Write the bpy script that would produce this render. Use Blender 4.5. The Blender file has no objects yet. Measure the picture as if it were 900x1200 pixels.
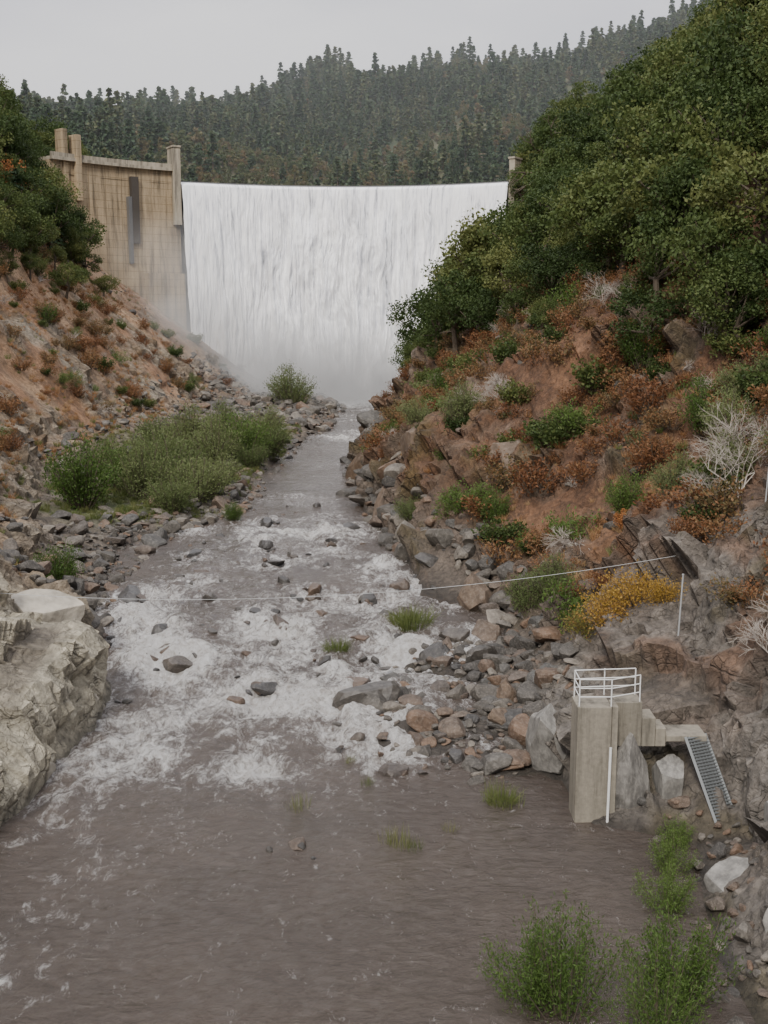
import bpy, bmesh, math, numpy as np
from mathutils import Vector
rad=math.radians
sc=bpy.context.scene
# ---------------------------------------------------------------- noise
def h32(ix,iy,iz,seed):
    with np.errstate(over='ignore'):
        h=(ix.astype(np.int64)*374761393+iy.astype(np.int64)*668265263+iz.astype(np.int64)*2147483647+seed*974634777)&0xffffffff
        h=((h^(h>>13))*1274126177)&0xffffffff
        h=((h^(h>>16))*2246822519)&0xffffffff
        h=h^(h>>15)
    return (h&0xffffff)/float(0xffffff)
def vnoise(x,y,z,seed=0):
    fx,fy,fz=np.floor(x),np.floor(y),np.floor(z)
    tx,ty,tz=x-fx,y-fy,z-fz
    tx=tx*tx*(3-2*tx);ty=ty*ty*(3-2*ty);tz=tz*tz*(3-2*tz)
    def c(a,b,d): return h32(fx+a,fy+b,fz+d,seed)
    x00=c(0,0,0)*(1-tx)+c(1,0,0)*tx; x10=c(0,1,0)*(1-tx)+c(1,1,0)*tx
    x01=c(0,0,1)*(1-tx)+c(1,0,1)*tx; x11=c(0,1,1)*(1-tx)+c(1,1,1)*tx
    y0=x00*(1-ty)+x10*ty; y1=x01*(1-ty)+x11*ty
    return (y0*(1-tz)+y1*tz)*2-1
def fbm(x,y,z,oct=4,seed=0):
    r=0;a=.5
    for i in range(oct):
        r=r+a*vnoise(x,y,z,seed+i*7); x=x*2.03;y=y*2.03;z=z*2.03;a*=.5
    return r
def facets(P,scale,seed):
    q=P/scale; c0=np.floor(q); best=np.full(len(q),9e9); val=np.zeros(len(q))
    for i in (-1,0,1):
        for j in (-1,0,1):
            for k in (-1,0,1):
                a,b,c=c0[:,0]+i,c0[:,1]+j,c0[:,2]+k
                h=[h32(a,b,c,seed+s) for s in range(5)]
                dx,dy,dz=q[:,0]-a-h[0],q[:,1]-b-h[1],q[:,2]-c-h[2]
                d=dx*dx+dy*dy+dz*dz
                v=dx*(h[3]*2-1)+dy*(h[4]*2-1)+dz*(h[0]*2-1)+(h[1]-.5)*.9
                m=d<best
                val=np.where(m,v,val); best=np.where(m,d,best)
    return val
def sstep(a,b,x):
    t=np.clip((x-a)/(b-a),0,1); return t*t*(3-2*t)
# ---------------------------------------------------------------- mesh helpers
def link(o,parent=None):
    sc.collection.objects.link(o)
    if parent: o.parent=parent
    return o
def empty(name,loc=(0,0,0)):
    e=bpy.data.objects.new(name,None); e.location=loc; e.empty_display_size=.5; return link(e)
def mk(name,V,F,mats=(),smooth=False,attrs=None,midx=None):
    V=np.asarray(V,dtype=np.float32); me=bpy.data.meshes.new(name)
    F=np.asarray(F,dtype=np.int32); n,k=F.shape
    me.vertices.add(len(V)); me.vertices.foreach_set('co',V.ravel())
    me.loops.add(n*k); me.loops.foreach_set('vertex_index',F.ravel())
    me.polygons.add(n); me.polygons.foreach_set('loop_start',np.arange(0,n*k,k,dtype=np.int32))
    for m in mats: me.materials.append(m)
    if midx is not None: me.polygons.foreach_set('material_index',np.asarray(midx,dtype=np.int32))
    me.polygons.foreach_set('use_smooth',np.full(n,smooth,dtype=bool))
    me.update(calc_edges=True)
    for a,v in (attrs or {}).items():
        v=np.asarray(v,dtype=np.float32)
        if v.ndim==1:
            at=me.attributes.new(a,'FLOAT','POINT'); at.data.foreach_set('value',v)
        elif v.shape[1]==4:
            at=me.attributes.new(a,'FLOAT_COLOR','POINT'); at.data.foreach_set('color',v.ravel())
        else:
            at=me.attributes.new(a,'FLOAT_VECTOR','POINT'); at.data.foreach_set('vector',v.ravel())
    return me
def obj(name,me,parent=None,loc=(0,0,0)):
    o=bpy.data.objects.new(name,me); o.location=loc; return link(o,parent)
def gridfaces(nx,ny):
    i=np.arange((nx)*(ny)).reshape(ny,nx)
    return np.stack([i[:-1,:-1],i[:-1,1:],i[1:,1:],i[1:,:-1]],-1).reshape(-1,4)
class Acc:
    def __init__(s): s.V=[];s.F=[];s.T=[];s.M=[];s.n=0
    def add(s,V,F,tint=0.5,mi=0):
        V=np.asarray(V,float);F=np.asarray(F)
        s.V.append(V);s.F.append(F+s.n);s.n+=len(V)
        s.T.append(np.broadcast_to(np.asarray(tint,float),(len(V),)).copy()); s.M.append(np.full(len(F),mi))
    def tube(s,p0,p1,r0,r1,n=5,mi=0,tint=.5):
        p0=np.asarray(p0,float);p1=np.asarray(p1,float);d=p1-p0;L=np.linalg.norm(d)+1e-9;d/=L
        a=np.cross(d,[0,0,1.] if abs(d[2])<.9 else [1.,0,0]);a/=np.linalg.norm(a);b=np.cross(d,a)
        t=np.linspace(0,2*np.pi,n,endpoint=False)
        c=np.cos(t)[:,None]*a+np.sin(t)[:,None]*b
        V=np.vstack([p0+c*r0,p1+c*r1]);i=np.arange(n);j=(i+1)%n
        s.add(V,np.stack([i,j,j+n,i+n],1),tint,mi)
    def leaves(s,C,L,W,rng,mi=1,U=None,tint=None):
        C=np.asarray(C,float);n=len(C)
        if U is None: U=rng.normal(size=(n,3))
        U=U/np.linalg.norm(U,axis=1,keepdims=True)
        Vv=np.cross(U,rng.normal(size=(n,3)));Vv/=np.linalg.norm(Vv,axis=1,keepdims=True)
        k=rng.uniform(.7,1.3,(n,1));u=U*L*k/2;w=Vv*W*k/2
        V=np.stack([C-u,C+w-u*.1,C+u,C-w-u*.1],1).reshape(-1,3)
        if tint is None: tint=rng.uniform(0,1,n)
        s.add(V,np.arange(4*n).reshape(-1,4),np.repeat(tint,4),mi)
    def mesh(s,name,mats,smooth=False):
        return mk(name,np.vstack(s.V),np.vstack(s.F),mats,smooth,{'tint':np.concatenate(s.T)},np.concatenate(s.M))
def boxVF(c,s,rz=0,taper=1.0):
    x,y,z=s[0]/2,s[1]/2,s[2]/2
    V=np.array([[-x,-y,-z],[x,-y,-z],[x,y,-z],[-x,y,-z],[-x*taper,-y*taper,z],[x*taper,-y*taper,z],[x*taper,y*taper,z],[-x*taper,y*taper,z]])
    ca,sa=math.cos(rz),math.sin(rz)
    V=np.stack([V[:,0]*ca-V[:,1]*sa,V[:,0]*sa+V[:,1]*ca,V[:,2]],1)+np.asarray(c)
    return V,np.array([[0,3,2,1],[4,5,6,7],[0,1,5,4],[1,2,6,5],[2,3,7,6],[3,0,4,7]])
def box(name,c,s,mat,parent=None,rz=0,taper=1.0,bev=.03):
    V,F=boxVF((0,0,0),s,rz,taper)
    o=obj(name,mk(name,V,F,[mat]),parent,c)
    if bev:
        m=o.modifiers.new('bevel','BEVEL');m.width=bev;m.segments=2
    return o
# ---------------------------------------------------------------- materials
class NT:
    def __init__(s,name,rough=.8):
        s.m=bpy.data.materials.new(name);s.m.use_nodes=True;s.t=s.m.node_tree
        s.b=s.t.nodes['Principled BSDF'];s.b.inputs['Roughness'].default_value=rough
        s.out=s.t.nodes['Material Output']
    def n(s,t,**k):
        nd=s.t.nodes.new(t)
        for a,v in k.items(): setattr(nd,a,v)
        return nd
    def l(s,a,b): s.t.links.new(a,b)
    def pos(s): return s.n('ShaderNodeNewGeometry').outputs['Position']
    def obc(s): return s.n('ShaderNodeTexCoord').outputs['Object']
    def map(s,v,scale):
        m=s.n('ShaderNodeMapping');m.inputs['Scale'].default_value=scale;s.l(v,m.inputs['Vector']);return m.outputs[0]
    def noise(s,v,scale,detail=6,rough=.6,dist=0):
        m=s.n('ShaderNodeTexNoise');m.inputs['Scale'].default_value=scale;m.inputs['Detail'].default_value=detail
        m.inputs['Roughness'].default_value=rough;m.inputs['Distortion'].default_value=dist
        s.l(v,m.inputs['Vector']);return m.outputs['Fac']
    def vor(s,v,scale,feat='DISTANCE_TO_EDGE'):
        m=s.n('ShaderNodeTexVoronoi',feature=feat);m.inputs['Scale'].default_value=scale;s.l(v,m.inputs['Vector']);return m.outputs['Distance']
    def ramp(s,f,pts):
        r=s.n('ShaderNodeValToRGB');e=r.color_ramp.elements
        while len(e)<len(pts): e.new(.5)
        for q,(p,c) in zip(e,pts):
            q.position=p;q.color=(c,c,c,1) if not hasattr(c,'__len__') else (*c,1)
        s.l(f,r.inputs[0]);return r.outputs[0]
    def math(s,op,a,b=None,c=None):
        m=s.n('ShaderNodeMath',operation=op)
        for i,v in enumerate((a,b,c)):
            if v is None: continue
            if isinstance(v,(int,float)): m.inputs[i].default_value=v
            else: s.l(v,m.inputs[i])
        return m.outputs[0]
    def mix(s,f,a,b,bt='MIX'):
        m=s.n('ShaderNodeMix',data_type='RGBA',blend_type=bt)
        for i,v in ((0,f),(6,a),(7,b)):
            if isinstance(v,(int,float)): m.inputs[i].default_value=v
            elif isinstance(v,tuple): m.inputs[i].default_value=(*v,1)
            else: s.l(v,m.inputs[i])
        return m.outputs[2]
    def bump(s,h,st=.5,d=.1):
        b=s.n('ShaderNodeBump');b.inputs['Strength'].default_value=st;b.inputs['Distance'].default_value=d
        s.l(h,b.inputs['Height']);s.l(b.outputs[0],s.b.inputs['Normal']);return b.outputs[0]
    def attr(s,name,out='Fac'):
        a=s.n('ShaderNodeAttribute',attribute_name=name);return a.outputs[out]
def leafmat(name,cols,trans=.25):
    t=NT(name,.65)
    r=t.n('ShaderNodeObjectInfo').outputs['Random']
    f=t.math('ADD',t.math('MULTIPLY',r,.6),t.math('MULTIPLY',t.attr('tint'),.4))
    k=len(cols);c=t.ramp(f,[((i+.3)/k,cc) for i,cc in enumerate(cols)])
    t.l(c,t.b.inputs['Base Color']);t.b.inputs['Specular IOR Level'].default_value=.25
    tr=t.n('ShaderNodeBsdfTranslucent');t.l(c,tr.inputs[0])
    ms=t.n('ShaderNodeMixShader');ms.inputs[0].default_value=trans
    t.l(t.b.outputs[0],ms.inputs[1]);t.l(tr.outputs[0],ms.inputs[2]);t.l(ms.outputs[0],t.out.inputs[0])
    return t.m
def simple(name,col,rough=.7,metal=0,var=.25,scale=4):
    t=NT(name,rough);t.b.inputs['Metallic'].default_value=metal
    f=t.noise(t.obc(),scale)
    t.l(t.mix(f,tuple(c*(1-var) for c in col),tuple(min(1,c*(1+var)) for c in col)),t.b.inputs['Base Color']);return t.m
m_bark=simple('bark',(.09,.07,.05),.9)
m_twig=simple('dead_wood',(.36,.32,.28),.9)
m_oak=leafmat('oak_leaves',[(.028,.048,.014),(.048,.076,.022),(.08,.11,.032),(.14,.155,.05)],.3)
m_con=leafmat('conifer_needles',[(.02,.042,.02),(.035,.06,.028),(.05,.08,.034),(.085,.09,.04)],.15)
m_confar=leafmat('hazed_conifer_needles',[(.030,.056,.027),(.045,.075,.037),(.065,.095,.043),(.11,.12,.056)],.2)  # needle greens lightened, distance haze put into the colour
m_oakfar=leafmat('hazed_oak_leaves',[(.05,.078,.03),(.08,.105,.04),(.12,.12,.05),(.16,.11,.055)],.25)  # oak tones also lightened to stand in for haze over distance
m_willow=leafmat('willow_leaves',[(.085,.115,.04),(.12,.155,.058),(.17,.20,.085)],.35)
m_green=leafmat('fresh_leaves',[(.042,.08,.017),(.075,.125,.028),(.115,.175,.045)],.35)
m_dry=leafmat('dry_leaves',[(.13,.058,.028),(.18,.08,.036),(.23,.13,.062),(.12,.10,.045)],.25)
m_orange=leafmat('autumn_leaves',[(.30,.11,.04),(.36,.16,.06)],.2)
m_yellow=leafmat('yellow_leaves',[(.30,.19,.04),(.38,.24,.05),(.24,.13,.05),(.18,.19,.05)],.3)
m_straw=leafmat('dry_grass',[(.25,.13,.055),(.34,.19,.095),(.36,.25,.135)],.2)
m_reed=leafmat('reeds',[(.08,.11,.03),(.12,.15,.045),(.19,.19,.08)],.3)
def rockmat(name,cols,sc_=1.0,lich=.3):
    t=NT(name,.75);p=t.obc()
    r=t.n('ShaderNodeObjectInfo').outputs['Random']
    base=t.ramp(r,[((i+.2)/len(cols),c) for i,c in enumerate(cols)])
    n1=t.noise(p,2.2*sc_,8,.65);n2=t.noise(p,9*sc_,6,.7)
    c=t.mix(1.0,base,t.ramp(n1,[(.3,.45),(.55,1.0),(.72,1.4)]),'MULTIPLY')
    c=t.mix(t.ramp(n2,[(.5,0.0),(.65,lich)]),c,(.34,.32,.28))
    t.l(c,t.b.inputs['Base Color'])
    t.bump(t.math('ADD',n1,t.math('MULTIPLY',n2,.4)),.6,.12/sc_);return t.m
m_rock=rockmat('river_rock',[(.05,.045,.04),(.095,.085,.072),(.15,.092,.057),(.07,.067,.062),(.19,.165,.135),(.065,.057,.048)],1.0,.2)
m_wetrock=rockmat('wet_river_rock',[(.04,.036,.032),(.075,.067,.058),(.11,.072,.048),(.055,.052,.05)],1.0,.14)
m_wetrock.node_tree.nodes['Principled BSDF'].inputs['Roughness'].default_value=.4
m_bigrock=rockmat('grey_boulder_rock',[(.17,.16,.145),(.23,.22,.20)],1.2)
m_brownrock=rockmat('brown_cliff_rock',[(.105,.068,.042),(.14,.10,.07)],1.2,.15)
m_lightrock=rockmat('pale_boulder_rock',[(.42,.38,.31),(.37,.34,.28)],.8)
t=NT('canyon_ground',.9);p=t.pos()
col=t.attr('col','Color')
n1=t.noise(p,.55,9,.7,.4);n2=t.noise(p,3.0,8,.7,.3);wp=t.n('ShaderNodeVectorMath',operation='ADD');t.l(p,wp.inputs[0])
nd=t.n('ShaderNodeTexNoise');nd.inputs['Scale'].default_value=.8;t.l(p,nd.inputs['Vector']);t.l(nd.outputs['Color'],wp.inputs[1])
v1=t.vor(t.map(wp.outputs[0],(1,.6,1.3)),.75);v2=t.vor(wp.outputs[0],2.3)
c=t.mix(1.0,col,t.ramp(n1,[(.3,.45),(.5,.95),(.7,1.55)]),'MULTIPLY')
c=t.mix(1.0,c,t.ramp(n2,[(.3,.5),(.55,1.05),(.75,1.5)]),'MULTIPLY')
rk=t.attr('rock')
crack=t.math('MULTIPLY',t.math('SUBTRACT',1.0,t.ramp(v1,[(0.0,0.0),(.06,1.0)])),rk)
crack2=t.math('MULTIPLY',t.math('SUBTRACT',1.0,t.ramp(v2,[(0.0,0.0),(.05,1.0)])),t.math('MULTIPLY',rk,.6))
brk=t.ramp(t.noise(p,1.1,3),[(.42,0.0),(.6,1.0)])
ck=t.math('MULTIPLY',t.math('MAXIMUM',crack,crack2),brk)
c=t.mix(t.math('MULTIPLY',ck,.6),c,(.025,.02,.016))
t.l(c,t.b.inputs['Base Color'])
hh=t.math('ADD',t.math('MULTIPLY',n2,.6),t.math('ADD',n1,t.math('MULTIPLY',ck,-.3)))
t.bump(hh,.95,.45);m_ground=t.m
t=NT('forest_floor',.95);p=t.pos()
t.l(t.ramp(t.noise(p,.02,8,.7),[(.35,(.04,.06,.025)),(.5,(.06,.07,.033)),(.65,(.11,.09,.05))]),t.b.inputs['Base Color']);m_floor=t.m
def concrete(name,c1,c2,grid=True):
    t=NT(name,.85);p=t.pos()
    n1=t.noise(p,.25,8,.65);n2=t.noise(t.map(p,(1.2,1.2,.09)),1.0,7,.7);n3=t.noise(p,6,5,.7)
    c=t.mix(t.ramp(n1,[(.3,0.0),(.7,1.0)]),c1,c2)
    c=t.mix(1.0,c,t.ramp(n2,[(.36,.38),(.5,.9),(.65,1.15)]),'MULTIPLY')
    c=t.mix(1.0,c,t.ramp(n3,[(.3,.8),(.7,1.12)]),'MULTIPLY')
    if grid:
        b=t.n('ShaderNodeTexBrick');b.offset=.0;b.inputs['Scale'].default_value=1;b.inputs['Brick Width'].default_value=2.6;b.inputs['Row Height'].default_value=1.5
        b.inputs['Mortar Size'].default_value=.05;b.inputs['Color1'].default_value=(1,1,1,1);b.inputs['Color2'].default_value=(.9,.9,.9,1);b.inputs['Mortar'].default_value=(.62,.58,.52,1)
        s=t.n('ShaderNodeSeparateXYZ');t.l(p,s.inputs[0]);cb=t.n('ShaderNodeCombineXYZ');t.l(s.outputs[0],cb.inputs[0]);t.l(s.outputs[2],cb.inputs[1]);t.l(cb.outputs[0],b.inputs['Vector'])
        c=t.mix(1.0,c,b.outputs['Color'],'MULTIPLY')
    t.l(c,t.b.inputs['Base Color']);t.bump(n3,.3,.05);return t.m
m_conc=concrete('dam_concrete',(.32,.24,.145),(.41,.32,.205))
m_conc2=concrete('pale_concrete',(.33,.29,.22),(.40,.35,.27),False)
m_conc3=concrete('gauge_concrete',(.20,.18,.14),(.28,.25,.20),False)
m_wet=simple('wet_concrete',(.12,.12,.12),.3)
m_dark=simple('stained_concrete',(.05,.042,.034),.8)
m_rim=simple('crest_concrete',(.20,.20,.21),.7)
m_galv=simple('galvanised_steel',(.45,.46,.46),.45,.4,.15)
m_white=simple('white_paint',(.68,.68,.66),.4,0,.08)
m_grate=simple('steel_grating',(.16,.17,.17),.5,.3,.2)
# ---------------------------------------------------------------- terrain
def wl(Y): return np.interp(Y,[42,50,60,75,95,110,120,170,185,235],[0,.35,.7,1.1,1.6,1.75,2.1,2.2,2.5,2.8])
def xle(Y): return np.interp(Y,[15,38,45,48,53,59,69,79,84,90.6,94,98,107,118,132,150,174,206,225,240],[-15,-14,-12.8,-12.2,-14.3,-16.2,-18,-18.3,-18.4,-16.4,-15.2,-13.5,-12.8,-12.6,-12.1,-11.2,-9,-8,-9,-15])
def xre(Y): return np.interp(Y,[15,30,38,42,46,50,54,59,65.6,69.3,74,79,84,90.6,98,107,118,132,150,174,206,225,240],[9,9.5,10,8,3.5,2,3.9,5.5,6.9,5.9,4.6,2.4,1,-.3,-1.1,-2.5,-3.2,-3.2,-1.7,-.3,2.8,4,6])
ST=[
(10,[(-400,200),(-80,52),(-40,24),(-22,8),(-17,3),(-15,-1.2),(9,-1),(11,1),(14,4),(30,20),(80,65),(400,200)]),
(30,[(-400,200),(-100,66),(-40,24),(-20,6.5),(-16.5,3),(-15,-1.2),(8.5,-.8),(10.5,.6),(13,2.6),(16,6),(30,21),(100,82),(400,220)]),
(37,[(-400,200),(-100,66),(-40,24),(-22,8),(-17,4.5),(-14.8,1.6),(-14.0,-1),(9,-.8),(11,.1),(12.9,.3),(14.4,4.2),(17,8),(30,21),(100,82),(400,220)]),
(42,[(-400,200),(-100,66),(-40,24),(-22,8),(-17,4.5),(-14.2,3.0),(-13.2,-.8),(0,-.6),(4,-.25),(7.2,-.1),(7.6,1.6),(9,2.9),(13,3.6),(15,6.5),(30,21),(100,82),(400,220)]),
(49,[(-400,200),(-100,66),(-40,24),(-22,8),(-18,5),(-14.5,3.9),(-12.6,-.6),(-6,-.5),(-2,-.05),(1,.35),(5,.6),(7.5,1.4),(9,3.5),(14,7),(30,22),(100,84),(400,220)]),
(56,[(-400,200),(-100,66),(-40,24),(-24,9),(-19,5.5),(-16.6,3.6),(-15.2,-.2),(0,.0),(4.6,.7),(8,1.4),(10,3.),(14,7),(21,13.4),(30,22),(100,86),(400,220)]),
(66,[(-400,200),(-100,70),(-40,25),(-28,12),(-23,4),(-19,1.6),(-17.2,.2),(6.4,.2),(8.2,1.8),(12,5.5),(20,13),(40,32),(100,88),(400,220)]),
(82,[(-400,200),(-100,78),(-60,40),(-35,13),(-27,3.4),(-22,2),(-18.5,.7),(1.4,.7),(2.8,3.6),(8,7.4),(14,12.5),(20,19),(40,39),(100,92),(400,220)]),
(92,[(-400,200),(-100,76),(-62,42),(-37,13),(-30,3.4),(-25,2.4),(-17.2,1.9),(-15.8,.9),(-.5,.9),(.8,4.6),(6,9.8),(16,19),(22,24),(40,42),(100,94),(400,220)]),
(104,[(-400,200),(-100,76),(-70,45),(-41,13),(-32,3.2),(-28,2.6),(-14.4,2.2),(-12.8,1.1),(-2.1,1.1),(-.8,5.4),(6,11),(17,22),(40,45),(100,96),(400,220)]),
(130,[(-400,200),(-100,78),(-70,48),(-46,19),(-36,6),(-31,3.2),(-13.8,2.8),(-12,1.5),(-3.2,1.5),(-1.8,6),(4,12),(17,25),(40,46),(100,96),(400,220)]),
(160,[(-400,200),(-100,82),(-75,57),(-50,26),(-34,6),(-29,3.5),(-12.2,3),(-10.2,1.7),(-1.2,1.7),(.4,5),(4,10.5),(17,23.5),(34,40),(60,62),(100,92),(400,210)]),
(190,[(-400,200),(-100,84),(-68,50),(-50,25),(-31,4.5),(-28,3.6),(-10,3.3),(-8.3,2),(1,2),(3.6,6),(20,21),(40,38),(70,60),(400,200)]),
(215,[(-400,200),(-100,80),(-70,50),(-64,38),(-50,24.5),(-33,10),(-25,4.5),(-10,3.6),(-8,2.2),(3.5,2.2),(8,6.5),(25,25),(34,42),(45,50),(80,72),(400,200)]),
(235,[(-400,190),(-90,66),(-70,46),(-62,34),(-56,29),(-42,17.5),(-24,4),(-16,2.3),(6,2.3),(12,7),(24,27),(27.5,44),(33,50),(44,60),(90,84),(400,190)]),
(262,[(-400,180),(-90,62),(-68,48),(-56,28),(-42,10),(26,10),(32,48),(60,62),(110,90),(400,180)]),
(340,[(-900,150),(-300,110),(-120,66),(-70,44),(-50,36),(60,36),(90,56),(160,95),(300,130),(900,190)]),
(480,[(-900,100),(-202,88),(-49,86),(74,88),(172,110),(300,142),(900,185)]),
(650,[(-900,130),(-202,130),(-123,139),(-49,150),(15,151),(74,154),(123,166),(172,180),(222,192),(400,215),(900,240)]),
(900,[(-900,90),(0,100),(900,150)]),
(1600,[(-900,20),(900,20)]),
(4000,[(-900,0),(900,0)]),
]
SY=np.array([s[0] for s in ST],float)
def terr(X,Y):
    X=np.asarray(X,float);Y=np.asarray(Y,float)
    Z=np.stack([np.interp(X,[q[0] for q in s[1]],[q[1] for q in s[1]]) for s in ST])
    k=np.clip(np.searchsorted(SY,Y)-1,0,len(ST)-2);t_=np.clip((Y-SY[k])/(SY[k+1]-SY[k]),0,1)
    i=np.arange(len(X));return Z[k,i]*(1-t_)+Z[k+1,i]*t_
def spaced(a,b,c,d,fine,grow):
    L=[b]
    s=fine
    while L[-1]>a: L.append(L[-1]-s);s*=grow
    R=[c];s=fine
    while R[-1]<d: R.append(R[-1]+s);s*=grow
    return np.concatenate([np.array(L[::-1]),np.arange(b+fine,c,fine),np.array(R)])
xs=spaced(-380,-24,24,380,.18,1.017)
ys=[14.0]
while ys[-1]<262: ys.append(ys[-1]+max(.15,min(.7,.15*ys[-1]/38)))
ys=np.array(ys);ys[-1]=262
nx,ny=len(xs),len(ys);GX,GY=np.meshgrid(xs,ys);X=GX.ravel();Y=GY.ravel()
Z0=terr(X,Y).reshape(ny,nx)
gy,gx=np.gradient(Z0,ys,xs);N=np.stack([-gx,-gy,np.ones_like(gx)],-1);N/=np.linalg.norm(N,axis=-1,keepdims=True);N=N.reshape(-1,3)
Z=Z0.ravel();W=wl(Y)
big=fbm(X/14,Y/14,Z/14,4,3)
P=np.stack([X,Y,Z],1)
warp=np.stack([fbm(X/3,Y/3,Z/3,3,50),fbm(X/3,Y/3,Z/3,3,60),fbm(X/3,Y/3,Z/3,3,70)],1)
f0=facets(P*np.array([1,.8,1])+warp*2.5,6.5,15)
f1=facets(P*np.array([1,.7,1])+warp*1.5,3.6,11);f2=facets(P+warp,1.3,21);f3=facets(P+warp*.4,.5,31)
steep=1-N[:,2]
above=sstep(0,1.5,Z-W)
side=np.where(X>(xle(Y)+xre(Y))/2,1.0,-1.0)
lefthi=(side<0)*sstep(3,9,Z-W)*sstep(60,80,Y)
soiln=fbm(X/9,Y/9,Z/9,5,90)
rockm=np.clip(sstep(.12,.3,steep)*(1-sstep(.0,.28,soiln+ .02*(Z-W-6)+.2*lefthi))+ (1-sstep(1.5,5,Z-W))*.8,0,1)
rockm=np.where((Y<62)&(Z<12),np.maximum(rockm,.85),rockm)
flat=(1-sstep(.05,.2,steep))*(Z<W+4)
amp=above*(.25+.75*rockm)*(1-flat*.8)*(1-.45*lefthi)
crag=(side>0)*sstep(58,70,Y)*(1-sstep(140,170,Y))*(1-sstep(12,18,Z-W))
disp=amp*(f1*1.15+f2*.5+f3*.17+f0*2.3*crag)+above*big*np.where(Z>W+6,2.2,.9)*(1-flat*.6)+flat*fbm(X/2,Y/2,Z*0,4,5)*.35
disp=np.where(Y>232,disp*.4,disp)
P2=P+N*disp[:,None]
Zf=P2[:,2].reshape(ny,nx)
def hfin(x,y):
    x=np.atleast_1d(np.asarray(x,float));y=np.atleast_1d(np.asarray(y,float))
    i=np.clip(np.searchsorted(xs,x)-1,0,nx-2);j=np.clip(np.searchsorted(ys,y)-1,0,ny-2)
    tx=np.clip((x-xs[i])/(xs[i+1]-xs[i]),0,1);ty=np.clip((y-ys[j])/(ys[j+1]-ys[j]),0,1)
    return (Zf[j,i]*(1-tx)+Zf[j,i+1]*tx)*(1-ty)+(Zf[j+1,i]*(1-tx)+Zf[j+1,i+1]*tx)*ty
def C(*c): return np.array(c)[None,:]
def lerp(a,b,t_): return a*(1-t_[:,None])+b*t_[:,None]
cn=fbm(X/5,Y/5,Z/5,5,200);cn2=fbm(X/2,Y/2,Z/2,5,210)
soil=np.where(side[:,None]>0,lerp(C(.12,.062,.034),C(.19,.10,.052),sstep(-.3,.3,cn)),lerp(C(.25,.14,.075),C(.34,.225,.135),sstep(-.25,.3,cn)))
rock=np.where(side[:,None]>0,lerp(C(.10,.062,.038),C(.165,.125,.092),sstep(-.2,.25,cn2)),lerp(C(.22,.165,.11),C(.29,.245,.185),sstep(-.2,.25,cn2)))
low=1-sstep(1,5,Z-W)
rock=lerp(rock,np.where(side[:,None]>0,C(.12,.10,.08),C(.24,.205,.16)),low*.8)
nr=(1-sstep(50,60,Y))
rock=lerp(rock,np.where(side[:,None]>0,C(.17,.15,.128),C(.43,.39,.30)),nr)
soil=lerp(soil,np.where(side[:,None]>0,C(.11,.068,.042),C(.36,.31,.23)),nr*(1-sstep(8,14,Z)))
brn=sstep(-.05,.2,fbm(X/3,Y/3,Z/3,4,333))*(side>0)*sstep(2,5,Z-W)
rock=lerp(rock,C(.15,.072,.034),brn*.65)
colr=lerp(soil,rock,rockm)
moss=sstep(.1,.3,fbm(X/2.5,Y/2.5,Z/2.5,4,300))*(side>0)*.5
colr=lerp(colr,C(.09,.07,.02),moss*rockm)
barc=flat*(Z>W)
colr=lerp(colr,C(.12,.10,.08),barc*.8)
grn=barc*sstep(84,95,Y)*(1-sstep(150,170,Y))*sstep(-.1,.1,fbm(X/5,Y/8,Z*0,4,340))*(X<-14)
colr=lerp(colr,C(.085,.11,.03),grn*.8)
wet=1-sstep(.05,.5,P2[:,2]-W)
colr=colr*(1-.6*wet[:,None])
colr=np.concatenate([np.clip(colr,.01,.6),np.ones((len(colr),1))],1)
obj('canyon_terrain',mk('canyon_terrain',P2,gridfaces(nx,ny),[m_ground],False,{'col':colr,'rock':rockm}))
hx=np.concatenate([np.linspace(-900,-400,25)[:-1],np.linspace(-400,400,160),np.linspace(400,900,25)[1:]])
hy=np.concatenate([np.linspace(261,720,110),np.linspace(740,1600,30),np.linspace(1800,4000,8)])
HX,HY=np.meshgrid(hx,hy);hX=HX.ravel();hY=HY.ravel()
def hz(x,y):
    z=terr(x,y);k=sstep(300,450,y)*(1-sstep(1200,1700,y))
    r=1-np.abs(vnoise(x/95,y/160,y*0,401))
    return z+k*(fbm(x/120,y/120,x*0,5,400)*16+(r-.6)*20)
obj('forested_hills_terrain',mk('hills',np.stack([hX*np.where(hY>1500,4,1),hY,hz(hX,hY)-.3],1),gridfaces(len(hx),len(hy)),[m_floor],True))
# ---------------------------------------------------------------- water
t=NT('river_water',.06);p=t.pos();b=t.b
foam=t.attr('foam')
pm=t.map(p,(1.25,.7,1))
fn=t.noise(pm,.75,12,.76,1.6);fn2=t.noise(t.map(p,(1,.6,1)),3.0,9,.8,1.0)
mx_=t.math('ADD',t.math('MULTIPLY',fn,.6),t.math('MULTIPLY',fn2,.4))
s_=t.math('ADD',foam,t.math('MULTIPLY',t.math('SUBTRACT',mx_,.5),4.6))
ff=t.ramp(s_,[(.30,0.0),(.52,.28),(.80,.75),(1.0,.97)])
mur=t.ramp(t.noise(p,.12,5),[(.3,(.082,.064,.052)),(.7,(.058,.046,.038))])
t.l(mur,b.inputs['Base Color'])
r1=t.noise(t.map(p,(1.0,1.3,1)),1.9,9,.68,.5);r2=t.noise(t.map(p,(.8,1.6,1)),.45,4,.6,.5)
bp=t.n('ShaderNodeBump');bp.inputs['Strength'].default_value=1.0;bp.inputs['Distance'].default_value=.22;t.l(t.math('ADD',r1,t.math('MULTIPLY',r2,1.4)),bp.inputs['Height']);t.l(bp.outputs[0],b.inputs['Normal'])
fo=t.n('ShaderNodeBsdfPrincipled');fo.inputs['Roughness'].default_value=.6
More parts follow.
